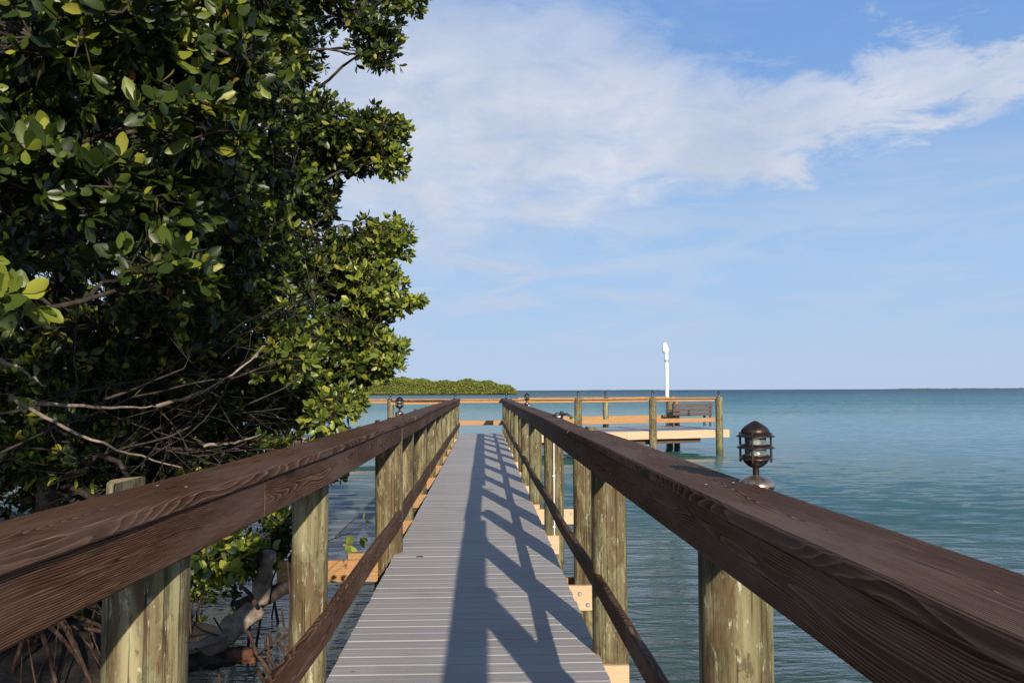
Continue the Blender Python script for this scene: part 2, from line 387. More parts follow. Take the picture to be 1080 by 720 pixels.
def vnoise(x, y, s=0):
    r = np.zeros_like(x)
    for k, (f, a) in enumerate([(.9, .5), (2.1, .28), (4.7, .14), (9, .08)]):
        r += a * np.sin(x * f + 1.3 * k + s + 1.7 * np.sin(y * f * .8 + k)) * np.cos(y * f * 1.1 + 2.1 * k - s)
    return r
def mud_bank():
    xs = np.linspace(-40, -1.2, 150); ys = np.linspace(-25, 14, 160); X, Y = np.meshgrid(xs, ys)
    edge = -2.15 - np.clip(Y - 7.5, 0, 30) * .55 + .25 * np.sin(Y * 1.7) + .15 * np.sin(Y * 4.1)
    d = edge - X
    Z = WZ - .10 + np.clip(d, -1, 2) * .22 + .07 * vnoise(X, Y)
    V = np.stack([X, Y, Z], -1).reshape(-1, 3); n, m = X.shape
    i = np.arange((n - 1) * (m - 1)); a = (i // (m - 1)) * m + i % (m - 1)
    tag(np_mesh('mud_bank', V, [np.stack([a, a + 1, a + m + 1, a + m], 1)], M_mud, None, True), kind='structure')
mud_bank()

def island():
    N = 95000; D = 417
    x0, x1 = -330, 17.5
    u = RNG.random(N) ** .85; X = x1 + (x0 - x1) * (1 - u)
    X = x0 + (x1 - x0) * RNG.random(N)
    X = np.where(RNG.random(N) < .7, -75 + 92 * RNG.random(N), X)
    dep = RNG.random(N) * 34
    prof = np.interp(X, [-330, -150, -90, -48, -40, -25, -10, 0, 8, 14, 17.5], [7.5, 7.5, 7, 8.2, 7.8, 7.2, 7.2, 6.2, 5.6, 4.2, 1.2])
    lump = .75 * np.sin(X * .55 + .3 * np.sin(X * .21)) + .8 * np.sin(X * .17 + 2) + .55 * np.sin(X * 1.13 + dep * .4) + .5 * np.sin(dep * .7 + X * .3)
    top = np.maximum(.6, prof + lump * .7 - np.clip(4 - dep, 0, 4) * .5)
    h = top * (1 - RNG.random(N) ** 2.2 * .95)
    front = RNG.random(N) < .45
    dep = np.where(front, RNG.random(N) * 2.5, dep)
    h = np.where(front, prof * RNG.random(N) * .95, h) 
    h = np.where(front, np.clip(h, .7 + .9 * RNG.random(N), 30), np.clip(h, 1.0, 30))
    C = np.stack([X, D + dep + np.clip(h, 0, 6) * .35 * front, WZ + h], 1)
    a = RNG.normal(size=(N, 3)); a /= np.linalg.norm(a, axis=1)[:, None]; b = np.cross(a, RNG.normal(size=(N, 3))); b /= np.linalg.norm(b, axis=1)[:, None]
    s = (.2 + .3 * RNG.random(N))[:, None]
    V = np.stack([C - a * s, C + b * s * .7, C + a * s, C - b * s * .7], 1).reshape(-1, 3)
    F = np.arange(4 * N).reshape(-1, 4)
    tag(np_mesh('mangrove_wood', V, [F], M_island), 'low green mangrove wood on the island beyond the water', 'mangrove wood', kind='stuff')
    # the ground the trees stand on, dark between the crowns
    m_ = MB(); xs = np.linspace(x0, 17, 90)
    vs = []
    for x in xs:
        p = float(np.interp(x, [-330, 0, 17], [1.6, 1.3, .15]))
        for yy, zz in ((D + .4, -.2), (D + 2.5, p), (D + 30, p * 1.1), (D + 36, -.2)): vs.append((x, yy, WZ + zz))
    fs = [(4 * i + k, 4 * i + 4 + k, 4 * i + 5 + k, 4 * i + 1 + k) for i in range(len(xs) - 1) for k in range(3)]
    m_.add(vs, fs, True); tag(m_.build('island_ground', M_mud), kind='structure')
island()
def far_shore():
    m_ = MB(); rr = random.Random(4)
    for (pa, pb, D, h) in ((905, 1200, 2600, 3.6), (600, 712, 3400, 2.6)):
        xa = at(pa, 411, D).x; xb = at(pb, 411, D).x; n = 90; vs = []
        for i in range(n + 1):
            x = xa + (xb - xa) * i / n; e = min(1, 5 * i / n, 5 * (1 - i / n) + .1); hh = max(.2, (h * (.7 + .5 * rr.random())) * e)
            vs += [(x, D, WZ - .5), (x, D + 6, WZ + hh * .8), (x, D + 30, WZ + hh), (x, D + 70, WZ - .5)]
        m_.add(vs, [(4 * i + k, 4 * i + 4 + k, 4 * i + 5 + k, 4 * i + 1 + k) for i in range(n) for k in range(3)], True)
    tag(m_.build('distant_shore', simple('distant_shore_green', (.10, .14, .12), .9, 0, .1, .3, .02)), kind='structure')
far_shore()

# ------------------------------------------------------------------ boards and piles
def board(name, mat, p0, p1, w, t, parent, warp=.003, seg_len=.35, bevel=.006, seed=None, bend=None):
    """board from p0 to p1 (centres of the end faces); w = horizontal width, t = vertical thickness"""
    rr = random.Random(seed if seed is not None else hash((round(p0[0] * 100), round(p0[1] * 100), round(p0[2] * 100))))
    p0 = Vector(p0); p1 = Vector(p1); d = p1 - p0; L = d.length; ang = math.atan2(-d.x, d.y); n = max(1, int(L / seg_len))
    c = min(bevel, t * .3, w * .3); sec = [(-w / 2 + c, -t / 2), (w / 2 - c, -t / 2), (w / 2, -t / 2 + c), (w / 2, t / 2 - c), (w / 2 - c, t / 2), (-w / 2 + c, t / 2), (-w / 2, t / 2 - c), (-w / 2, -t / 2 + c)]
    a1, a2, k1, k2 = rr.random() * 6, rr.random() * 6, .8 + rr.random(), .8 + rr.random(); vs = []; fs = []
    for i in range(n + 1):
        y = L * i / n; ox = warp * math.sin(a1 + y * k1) + rr.gauss(0, warp * .15); oz = warp * .6 * math.sin(a2 + y * k2); ox += bend(p0.y + y) if bend else 0; z = (p1.z - p0.z) * i / n
        for (x, zz) in sec: vs.append((x + ox, y, zz + oz + z))
    for i in range(n):
        for k in range(8):
            j = (k + 1) % 8; fs.append((i * 8 + k, i * 8 + j, i * 8 + 8 + j, i * 8 + 8 + k))
    m = MB(); m.add(vs, fs); m.add(vs[:8], [tuple(range(8))]); m.add(vs[-8:], [tuple(range(8))[::-1]])
    return m.build(name, mat, parent, p0, rot=ang)
def pile(x, y, dia, top, parent, seed, bottom=-2.2, name='post', lean=0, clamp=None):
    rr = random.Random(seed); seg = 32; rings = 26; vs = []; fs = []
    ph = [rr.random() * 6.28 for _ in range(6)]
    for i in range(rings + 1):
        z = bottom + (top - bottom) * i / rings; r0 = dia / 2 * (1.03 - .03 * (z + 1) / 2)
        if i == rings: r0 -= .006
        if i == rings - 1: z = top - .006
        if i == rings - 2: z = CAP - .055
        if i == rings - 3: z = CAP - .062
        for k in range(seg):
            a = 2 * math.pi * k / seg
            r = r0 * (1 + .018 * math.sin(2 * a + ph[0] + z * .8) + .012 * math.sin(3 * a + ph[1] - z * 1.3) + .008 * math.sin(5 * a + ph[2] + z * 4) + .006 * math.sin(9 * a + ph[3] + z * 7))
            vs.append((r * math.cos(a) + .006 * math.sin(z * 1.6 + ph[4]) + lean * z, r * math.sin(a) + .006 * math.sin(z * 1.3 + ph[5]), z))
    if clamp is not None:                                  # notched to let the handrail pass
        c_ = clamp - x; vs = [((max(vx, c_) if clamp > 0 else min(vx, c_)) if vz > CAP - .06 else vx, vy, vz) for vx, vy, vz in vs]
    for i in range(rings):
        for k in range(seg):
            j = (k + 1) % seg; fs.append((i * seg + k, i * seg + j, i * seg + seg + j, i * seg + seg + k))
    m = MB(); m.add(vs, fs, True); m.add(vs[-seg:], [tuple(range(seg))])
    return m.build(name, M_pile, parent, (x, y, 0))
def bolt(parent, x, y, z, r=.011):
    m = MB(); m.lathe([(r * 1.5, 0), (r * 1.5, -.002), (r, -.003), (r, -.010)], (0, 0, 0), 10, 'y'); return m.build('bolt', M_bolt, parent, (x, y, z))

CAP = EYE - .27                               # top of the handrail
DL, DR = -.767, .609                          # deck edges
DEND = 27.0
walk = thing('boardwalk', 'long straight grey boardwalk running out over the water between two brown railings', 'boardwalk', (0, 12, 0))
def deck_mesh(name, x0f, x1f, y0, y1, parent, pitch=.1385, gap=.0055):
    rr = random.Random(3); m = MB(); y = y0
    while y < y1 - .01:
        w = pitch - gap; xl = x0f(y) + rr.gauss(0, .002); xr = x1f(y) + rr.gauss(0, .002); dz = rr.gauss(0, .0008); b = .009
        prof = [(0, -.026), (0, -b), (b * .35, -b * .3), (b, 0), (w / 2 - .002, 0), (w / 2, -.0006), (w / 2 + .002, 0), (w - .002, 0), (w - .0006, -.0006), (w, -.002), (w, -.026)]
        n = len(prof); vs = [(x, y + a, c + dz) for x in (xl, xr) for a, c in prof]
        fs = [(k, k + n, (k + 1) % n + n, (k + 1) % n) for k in range(n)] + [tuple(range(n)), tuple(range(n, 2 * n))[::-1]]
        m.add(vs, fs); y += pitch
    return m.build(name, M_deck, parent, (0, 0, 0))
deck_mesh('deck', lambda y: DL, lambda y: DR, -3.0, DEND, walk)
PR = [(2.36, .716, .200), (4.52, .680, .187), (6.28, .765, .185), (8.38, .700, .195), (10.6, .662, .165), (12.65, .655, .18), (14.7, .70, .19), (16.8, .69, .18), (18.9, .70, .19), (21.0, .69, .18), (23.0, .70, .19), (25.0, .69, .18), (26.9, .70, .18)]
PL = [(2.40, -.948, .222), (4.27, -.885, .182), (7.32, -.835, .235), (9.45, -.893, .19), (11.7, -.89, .19), (13.9, -.89, .18), (16.1, -.89, .19), (18.3, -.89, .18), (20.5, -.89, .19), (22.7, -.89, .18), (24.8, -.89, .19), (26.9, -.89, .18)]
# long stringers under the deck edge, pairs of cross beams bolted either side of each pile
for xs in (DL + .10, -.08, DR - .06):
    for k in range(6): board('stringer', M_orange if xs < -.5 else M_new, (xs, -3 + k * 5.0, -.115), (xs, min(-3 + k * 5.0 + 4.99, DEND - .05), -.115), .04, .17, walk)
beam_out = [(-1.10, .745), (-.97, .76), (-1.2, .835), (-1.95, 1.02), (-1.2, 1.14)]
def cross_beam(y, xa, xb, mat, z=-.032):
    o = board('cross_beam', mat, (xa, y, z - .092), (xb, y, z - .092), .042, .184, walk, warp=.001)
    for k, (dx, dz) in enumerate(((-.09, -.05), (-.15, .03))):
        b1 = bolt(o, xb + dx + .03, y - .021, z - .09 + dz); b2 = bolt(o, xa - dx + .02, y - .021, z - .09 + dz)
        for b_ in (b1, b2):                          # beam is rotated: bring the child back into place
            b_.matrix_parent_inverse = Matrix.Rotation(-o.rotation_euler.z, 4, 'Z')
for (yb, xa, xb, mt) in [(2.30 - .13, -1.06, .80, M_new), (4.40, -.60, .755, M_new), (4.10, -.985, -.70, M_new), (4.66, -.7, .72, M_orange), (6.17, -.7, .822, M_new), (6.42, -.7, .70, M_orange), (7.17, -1.75, -.90, M_orange), (7.47, -1.2, -.7, M_orange),
                         (8.26, -.7, .74, M_new), (9.32, -1.05, -.7, M_orange), (10.08, -.7, 1.17, M_new), (10.5, -.7, .70, M_new), (11.58, -1.05, -.7, M_orange), (12.52, -.7, .70, M_new), (13.78, -1.0, -.7, M_orange), (14.6, -.7, .74, M_new),
                         (15.98, -1.0, -.7, M_orange), (16.7, -.7, .74, M_new), (18.2, -1.0, -.7, M_orange), (18.8, -.7, .74, M_new), (20.4, -1.0, -.7, M_orange), (20.9, -.7, .74, M_new), (22.6, -1., -.7, M_orange), (22.9, -.7, .74, M_new), (24.7, -1., .74, M_new), (26.8, -1., .74, M_new)]:
    cross_beam(yb, xa, xb, mt)

def railing(side, label, piles, xin, xout, up_h, bend, mid_top, mid_h, joints_cap, joints_up, y0=-1.6, y1=DEND):
    s = side; T = thing('boardwalk_railing', label, 'railing', (s * (abs(xin) + .1), 12, 0))
    for k, (y, x, d) in enumerate(piles): pile(x, y, d, CAP + (-.008 if s > 0 else (.022 if k == 0 else .015)), T, 10 * k + (1 if s > 0 else 2), clamp=xout + bend(y) + s * .004)
    xc = (xin + xout) / 2; w = abs(xout - xin)
    js = [y0] + joints_cap + [y1 + .1]
    for k in range(len(js) - 1):
        o = .004 * (-1) ** k
        ws = -.045 if (s > 0 and k == 1) else 0
        board('cap_rail', M_rail, (xc + o + ws / 2, js[k] + .002, CAP - .018), (xc + o * .5 + ws * .3, js[k + 1] - .002, CAP - .018), w + ws, .040, T, warp=.0035, seed=k + 5 * s, bend=bend)
    for (y, x, d) in piles:
        if y < 9:
            for q_ in (.3, .72):
                m = MB(); m.lathe([(.0055, .0), (.0055, .0012), (.002, .0006)], (0, 0, 0), 10); m.build('screw', M_bolt, T, (xin + s * w * q_ + bend(y), y + (.02 if q_ > .5 else -.015), CAP + .0022))
    xf = xin + s * .034
    js = [y0] + joints_up + [y1 + .06]
    for k in range(len(js) - 1):
        board('upper_rail', M_rail, (xf, js[k] + .002, CAP - .040 - up_h / 2), (xf, js[k + 1] - .002, CAP - .040 - up_h / 2), .038, up_h, T, warp=.002, seed=k + 50 * s, bend=bend)
    for k in range(len(js) - 1):
        board('lower_rail', M_rail, (xf + s * .002, js[k] + .003, mid_top - mid_h / 2), (xf + s * .002, js[k + 1] - .003, mid_top - mid_h / 2), .038, mid_h, T, warp=.006, seed=k + 90 * s, bend=bend)
    return T

RL = railing(-1, 'dark brown stained railing on the left side of the boardwalk, beside the mangrove', PL, -.760, -.982, .133, lambda y: float(np.interp(y, [.5, 1.4, 1.8, 2.2, 3, 4, 7.3, 12, 20], [-.09, -.05, -.04, -.022, .01, .04, .058, .03, 0])), EYE - 1.04, .14, [3.9, 8.6, 13.4, 18.2, 22.9], [2.95, 7.32, 11.7, 16.1, 20.5, 24.8])
RR = railing(1, 'dark brown stained railing on the right side of the boardwalk, open water beyond', PR, .565, .777, .132, lambda y: 0.0, EYE - .98, .092, [5.55, 8.9, 13.7, 18.5, 23.0], [3.5, 8.38, 12.65, 16.8, 21.0, 25.0])

# ------------------------------------------------------------------ platform at the end
A = Vector((.85, 26.45, 0)); B = Vector((8.66, 29.07, 0)); dirf = (B - A).normalized(); dirb = Vector((-dirf.y, dirf.x, 0)); ang = math.atan2(dirf.y, dirf.x); DEP = 3.4; LEN = (B - A).length
plat = thing('dock_platform', 'wide grey dock platform with pale pine edge at the end of the boardwalk', 'platform', (4.5, 29.5, 0))
def P(u, v, z=0): return A + dirf * u + dirb * v + Vector((0, 0, z))
m = MB(); rr = random.Random(9); u = 0
while u < LEN - .05:
    vm = min(DEP, .3 + u * 2.6); q0 = [P(u, .0), P(min(u + .135, LEN), .0), P(min(u + .135, LEN), vm), P(u, vm)]
    m.add([(p.x, p.y, z) for z in (-.026, 0) for p in q0], [(0, 3, 2, 1), (4, 5, 6, 7), (0, 1, 5, 4), (1, 2, 6, 5), (2, 3, 7, 6), (3, 0, 4, 7)]); u += .141
m.build('deck', M_deck, plat)
board('fascia', M_new, P(.0, -.022, -.150), P(4.15, -.022, -.150), .040, .27, plat)
board('fascia', M_new, P(4.16, -.022, -.145), P(LEN - .02, -.022, -.145), .040, .26, plat)
board('fascia', M_orange, P(1.2, DEP + .022, -.150), P(LEN, DEP + .022, -.150), .040, .26, plat)
board('fascia', M_orange, P(LEN + .022, .02, -.150), P(LEN + .022, DEP, -.150), .040, .26, plat)
for vv in (.8, 1.7, 2.6): board('joist', M_bench, P(.1 + vv * .36, vv, -.125), P(LEN - .05, vv, -.125), .04, .19, plat)
board('joist', M_bench, P(.3, .3, -.40), P(LEN - 1.0, .3, -.36), .05, .18, plat)
prail = thing('platform_railing', 'pale new timber railing with green posts round the far dock platform', 'railing', (4.5, 29.5, 0))
front = []
for px in (608, 687, 757.5):
    # meet the front line
    k = (px - 510) / FPX; u0 = (k * A.y - A.x) / (dirf.x - k * dirf.y); front.append(u0)
back = []
for px in (637, 705):
    k = (px - 510) / FPX; a0 = A + dirb * DEP; back.append((k * a0.y - a0.x) / (dirf.x - k * dirf.y))
lamp_spots = []
for i, u0 in enumerate(front):
    p = P(u0, -.11); pile(p.x, p.y, .25, CAP + .02, prail, 300 + i); lamp_spots.append((p.x, p.y, CAP + .0))
for i, u0 in enumerate(back + [LEN - .1]):
    p = P(u0, DEP - .12); pile(p.x, p.y, .22, CAP - .03, prail, 330 + i)
    if i == 0: lamp_spots.append((p.x, p.y, CAP - .03))
def rail_run(T, pa, pb, mat, cap=True, low=True, side=0):
    d = (pb - pa).normalized(); nrm = Vector((-d.y, d.x, 0)) * side
    zc = Vector((0, 0, CAP - .02)); c0 = pa + nrm * .0 + zc; c1 = pb + nrm * .0 + zc
    if cap: board('cap_rail', mat, c0, c1, .16, .040, T)
    board('upper_rail', mat, pa + nrm * .05 + Vector((0, 0, CAP - .04 - .05)), pb + nrm * .05 + Vector((0, 0, CAP - .04 - .05)), .038, .092, T)
    if low: board('lower_rail', mat, pa + nrm * .03 + Vector((0, 0, .345)), pb + nrm * .03 + Vector((0, 0, .345)), .038, .15, T)
us = [0.02] + front
for k in range(3): rail_run(prail, P(us[k] + (.12 if k else 0), -.05), P(us[k + 1] - .12, -.05), M_orange, side=1)
ub = [1.4] + back + [LEN - .1]
for k in range(3): rail_run(prail, P(ub[k] + .10, DEP - .08), P(ub[k + 1] - .10, DEP - .08), M_orange, side=-1)
# rail across the end of the boardwalk and left branch
erail = thing('end_railing', 'orange pine railing across the far end of the boardwalk and its left arm', 'railing', (-1.5, DEND + .1, 0))
rail_run(erail, Vector((-.80, DEND + .12, 0)), Vector((.80, DEND + .12, 0)), M_orange)
lb = thing('side_platform', 'grey dock arm branching left behind the mangrove at the boardwalk end', 'platform', (-4, 26, 0))
deck_mesh('deck', lambda y: -7.6, lambda y: DL - .03, 25.3, DEND, lb)
board('fascia', M_new, (-7.6, 25.27, -.14), (DL - .3, 25.27, -.14), .04, .24, lb); board('fascia', M_orange, (-7.6, DEND + .03, -.14), (DL - .3, DEND + .03, -.14), .04, .24, lb)
xl = -2.98; pile(xl, 26.6, .21, CAP - .02, erail, 77); pile(-5.3, 26.9, .21, CAP, erail, 78); pile(-7.5, 26.9, .21, CAP, erail, 79)
rail_run(erail, Vector((-7.5, DEND + .12, 0)), Vector((-.95, DEND + .12, 0)), M_orange, low=False)
board('cap_rail', M_rail, (-2.75, 24.6, CAP - .02), (-1.05, 24.9, CAP - .02), .15, .04, erail)
board('upper_rail', M_orange, (-2.75, 24.64, CAP - .09), (-1.05, 24.94, CAP - .09), .038, .10, erail)
lamp_spots += [(xl, 26.6, CAP - .02)]

# ------------------------------------------------------------------ bench, white pole on the platform
def bench():
    yy = 31.2; p = Vector((at(730, 430, yy).x, yy, 0)); b = thing('slatted_bench', 'dark slatted bench with its back to the pier, between the platform posts', 'bench', (p.x, p.y, 0))
    L = 1.72
    def bp(u_, v_, z): return p + dirf * u_ + dirb * v_ + Vector((0, 0, z))
    for z in (.48, .64, .80): board('back_slat', M_bench, bp(-L / 2, -.02 - (z - .4) * .12, z), bp(L / 2, -.02 - (z - .4) * .12, z), .03, .13, b)
    for v_ in (.10, .24, .38): board('seat_slat', M_bench, bp(-L / 2, v_, .43), bp(L / 2, v_, .43), .12, .03, b)
    for u_ in (-L / 2 + .05, L / 2 - .05):
        for v_, zz in ((.02, .88), (.42, .41)):
            m = MB(); m.box((-.03, -.03, 0), (.03, .03, zz)); m.build('leg', M_bench, b, bp(u_, v_, 0), rot=ang, bevel=.004)
        m = MB(); m.box((-.025, 0, .60), (.025, .45, .64)); m.build('armrest', M_bench, b, bp(u_, -.02, 0), rot=ang, bevel=.004)
bench()
def pole():
    k = (703.3 - 510) / FPX; y = P(back[1], DEP).y + .1; x = at(703.3, 400, y).x
    o = thing('white_pole', 'tall white pole with a tapered pointed head rising behind the platform rail', 'pole', (x, y, 0))
    s = y / FPX; top = at(703, 372, y).z
    m = MB(); m.lathe([(.075, -2.2), (.075, .2), (.072, 1.3), (.07, top)], (0, 0, 0), 18); m.build('shaft', M_white, o, (x, y, 0))
    m = MB(); m.lathe([(.076, 0), (.10, .02), (.13, .06), (.13, .14), (.10, .26), (.055, .36), (.02, .40)], (-.04, 0, 0), 18); m.build('head', M_white, o, (x, y, top))
    m = MB(); m.lathe([(.05, 0), (.06, .03), (.03, .32), (.01, .36)], (-.10, -.05, 0), 12); m.build('spike', M_white, o, (x, y, top + .04))
    m = MB(); m.lathe([(.082, 0), (.082, .09)], (0, 0, 0), 18); m.build('band', simple('grey_band', (.25, .28, .33), .5), o, (x, y, top - .36))
pole()

# ------------------------------------------------------------------ lamps
def make_lamp():
    o = thing('tiered_lamp', 'x', 'lamp', (0, 0, 0))
    m = MB(); m.lathe([(.046, -.012), (.046, .030), (.050, .032), (.050, .038), (.046, .040)], seg=32); m.build('junction_box', M_bronze, o)
    m = MB(); m.lathe([(.052, .040), (.052, .044), (.044, .055), (.026, .064), (.014, .067)], seg=32); m.build('flange', M_flange, o)
    m = MB(); m.lathe([(.013, -.0475), (.013, -.053), (.009, -.054), (.009, -.050), (.004, -.050), (.004, -.054), (.001, -.054)], (.012, 0, .012), 18, 'y'); m.build('plug', M_plug, o)
    m = MB(); m.lathe([(.009, .064), (.009, .084), (.013, .086), (.013, .088)], seg=18); m.build('neck', M_bronze, o)
    m = MB(); m.lathe([(.013, .086), (.022, .090), (.033, .099), (.037, .106), (.038, .118), (.0375, .1185), (.036, .107), (.030, .100), (.010, .093)], seg=32); m.build('cup', M_bronze, o)
    for z, r in ((.110, .048), (.139, .055), (.168, .056)):
        m = MB(); m.lathe([(r, z - .003), (r, z - .0018), (.041, z + .006), (.037, z + .007), (.034, z + .006), (.040, z + .003)], seg=36); m.build('tier', M_bronze, o)
    m = MB(); m.lathe([(.037, .170), (.041, .175), (.040, .182), (.034, .189), (.022, .197), (.012, .202), (.006, .205), (.001, .206)], seg=36); m.build('dome', M_bronze, o)
    g, t, b = material('lamp_glass'); b.inputs['Base Color'].default_value = (.85, .92, .9, 1); b.inputs['Roughness'].default_value = .06; b.inputs['Transmission Weight'].default_value = .9; b.inputs['IOR'].default_value = 1.3
    m = MB(); m.lathe([(.031, .104), (.031, .171), (.0285, .171), (.0285, .104)], seg=32); m.build('glass', g, o)
    bm_ = simple('frosted_bulb', (.75, .74, .68), .4, 0, .5, .05)
    m = MB(); m.lathe([(.009, .100), (.009, .118), (.014, .124), (.019, .138), (.018, .150), (.010, .158), (.002, .161)], seg=20); m.build('bulb', bm_, o)
    for k in range(4):
        a = R(45 + 15 + 90 * k); m = MB(); x, y = .044 * math.cos(a), .044 * math.sin(a)
        m.lathe([(.0035, .100), (.0035, .176)], (x, y, 0), 10); m.build('rod', M_bronze, o)
    return o
lamps = [((.792, 2.40, CAP - .054), 'bronze tiered lamp on the nearest right pile just outside the brown handrail'),
         ((-.955, 9.45, CAP - .03), 'dark tiered lamp on a left railing pile beside the mangrove leaves'),
         ((.765, 14.7, CAP - .01), 'dark tiered lamp half way along the right railing'),
         ((-.93, 26.9, CAP - .01), 'tiny dark lamp at the far end of the left brown railing'),
         ((.74, 26.9, CAP - .01), 'tiny dark lamp at the far end of the right brown railing')]
for p, lab in zip(lamp_spots, ['tiny dark lamp on the first platform post right of the boardwalk end', 'tiny dark lamp on the middle front post of the platform', 'tiny dark lamp on the outermost right corner post of the platform',
                               'tiny dark lamp on the back platform post left of the white pole', 'tiny dark lamp on the lone post of the left arm near the leaves']): lamps.append((p, lab))
lamp0 = make_lamp()
for i, (p, lab) in enumerate(lamps):
    o = lamp0 if i == 0 else copy_tree(lamp0)
    o.location = p; o.scale = (1, 1, 1.13); o['label'] = lab; o['group'] = 'tiered lamps on the pier posts'; o.rotation_euler.z = .25 * i

# ------------------------------------------------------------------ tap and pipe
def tap():
    x, y = .735, 8.275; o = thing('water_tap', 'garden tap with green handle above a thin white pipe on a right pile', 'water tap', (x, y, 0)); x -= .03
    m = MB(); m.tube([(0, 0, -.3), (0, 0, CAP - .05), (.03, .03, CAP - .01), (.10, .08, CAP + .015)], .007, 10); m.build('pipe', M_white, o, (x - .01, y - .005, 0))
    m = MB(); m.lathe([(.015, 0), (.015, .05), (.02, .055), (.02, .075), (.012, .08)], (0, 0, 0), 14); m.build('valve', M_black, o, (x + .08, y + .06, CAP - .02))
    m = MB(); m.tube([(0, 0, .045), (.05, -.02, .05), (.085, -.03, .03), (.09, -.03, 0)], [.012, .012, .012, .014], 10); m.tube([(0, 0, .045), (-.05, .0, .055), (-.09, 0, .02)], [.012, .014, .016], 10); m.build('spout', M_black, o, (x + .08, y + .06, CAP - .02))
    m = MB(); m.lathe([(.003, .0), (.028, .004), (.030, .010), (.012, .014)], (.115, -.03, .012), 14); m.build('handle', M_green, o, (x + .08, y + .06, CAP - .02))
    for z in (.05, .55, .9):
        m = MB(); m.box((-.014, -.009, -.006), (.014, .004, .006)); m.build('clip', M_white, o, (x - .01, y - .005, z), bevel=.002)
tap()

# fallen leaves on the deck
leafm = simple('dry_leaf', (.16, .075, .035), .7)
for (px, py, s, lab) in ((443, 584, .045, 'curled dry brown leaf lying on the grey deck near the left rail'), (372, 700, .02, 'small dry scrap of leaf at the near left edge of the deck')):
    d = FPX * EYE / (py - 411.7); c = at(px, py, d); m = MB()
    vs = []; fs = []
    for i in range(7):
        u = i / 6; w = .28 * math.sin(math.pi * min(1, u * .9 + .06)); zz = .12 * math.sin(u * 3)
        vs += [(u - .5, -w, zz + .10), (u - .5, 0, zz), (u - .5, w, zz + .14)]
    for i in range(6): fs += [(3 * i, 3 * i + 1, 3 * i + 4, 3 * i + 3), (3 * i + 1, 3 * i + 2, 3 * i + 5, 3 * i + 4)]
    m.add([(a * s * 1.3, b_ * s, z * s * .8) for a, b_, z in vs], fs, True)
    tag(m.build('fallen_leaf', leafm, None, (c.x, c.y, .003)), lab, 'leaf')

# ------------------------------------------------------------------ mangroves
LEAF = np.array([(0, 0, 0), (-.20, .34, .05), (0, .34, 0), (.20, .34, .05), (-.235, .68, .05), (0, .68, -.02), (.235, .68, .05), (-.11, .92, -.03), (.11, .92, -.03), (0, 1.0, -.08)])
LT = np.array([(0, 2, 1), (0, 3, 2), (4, 5, 7), (5, 6, 8), (7, 5, 9), (5, 8, 9)]); LQ = np.array([(1, 2, 5, 4), (2, 3, 6, 5)])
def rosettes(tips, dirs, scale, rng, kmin=5, kmax=9):
    n = len(tips); k = rng.integers(kmin, kmax + 1, n); idx = np.repeat(np.arange(n), k); N = len(idx)
    ax = dirs[idx]; ax = ax / np.linalg.norm(ax, axis=1)[:, None]
    r = rng.normal(size=(N, 3)); s = r - (r * ax).sum(1)[:, None] * ax; s /= np.linalg.norm(s, axis=1)[:, None]
    tilt = rng.uniform(.35, 1.45, N)[:, None]
    u = ax * np.cos(tilt) + s * np.sin(tilt); u[:, 2] -= .08; u /= np.linalg.norm(u, axis=1)[:, None]
    w = np.cross(u, ax) + rng.normal(size=(N, 3)) * .12; w -= (w * u).sum(1)[:, None] * u; w /= np.linalg.norm(w, axis=1)[:, None]
    nn = np.cross(w, u)
    L = (scale[idx] if hasattr(scale, '__len__') else scale) * rng.uniform(.45, 1.2, N)
    wd = rng.uniform(.8, 1.1, N)
    V = tips[idx][:, None, :] + L[:, None, None] * (LEAF[None, :, 1, None] * u[:, None, :] + LEAF[None, :, 0, None] * wd[:, None, None] * w[:, None, :] - LEAF[None, :, 2, None] * nn[:, None, :])
    V += (ax * rng.uniform(-.3, .0, N)[:, None] * L[:, None])[:, None, :]
    b = (np.arange(N) * 10)[:, None, None]
    return V.reshape(-1, 3), (LT[None] + b).reshape(-1, 3), (LQ[None] + b).reshape(-1, 4)
class Twigs:
    def __init__(s): s.P = []; s.Q = []; s.a = []; s.b = []
    def add(s, p, q_, ra, rb): s.P.append(p); s.Q.append(q_); s.a.append(ra); s.b.append(rb)
    def arrays(s, seg=3):
        P_ = np.array(s.P); Q_ = np.array(s.Q); a = np.array(s.a); b = np.array(s.b); d = Q_ - P_; d /= (np.linalg.norm(d, axis=1)[:, None] + 1e-9)
        r = np.cross(d, [.31, .17, .93]); r /= (np.linalg.norm(r, axis=1)[:, None] + 1e-9); t_ = np.cross(d, r); V = []
        for base, rad in ((P_, a), (Q_, b)):
            for k in range(seg):
                th = 2 * math.pi * k / seg; V.append(base + rad[:, None] * (r * math.cos(th) + t_ * math.sin(th)))
        V = np.stack(V, 1); N = len(P_); F = []
        for k in range(seg):
            j = (k + 1) % seg; F.append(np.stack([np.full(N, k), np.full(N, seg + k), np.full(N, seg + j), np.full(N, j)], 1) + (np.arange(N) * 2 * seg)[:, None])
        return V.reshape(-1, 3), np.concatenate(F)
def bent(a, b, rr, n=7, sag=.12, wob=.1):
    a = Vector(a); b = Vector(b); L = (b - a).length; pts = []
    o1 = Vector((rr.gauss(0, 1), rr.gauss(0, 1), rr.gauss(0, .6) + .4)) * L * sag
    for i in range(n + 1):
        t_ = i / n; p = a.lerp(b, t_) + o1 * math.sin(math.pi * t_) + Vector((rr.gauss(0, 1), rr.gauss(0, 1), rr.gauss(0, 1))) * L * wob * .3 * math.sin(math.pi * t_)
        pts.append(p)
    return pts
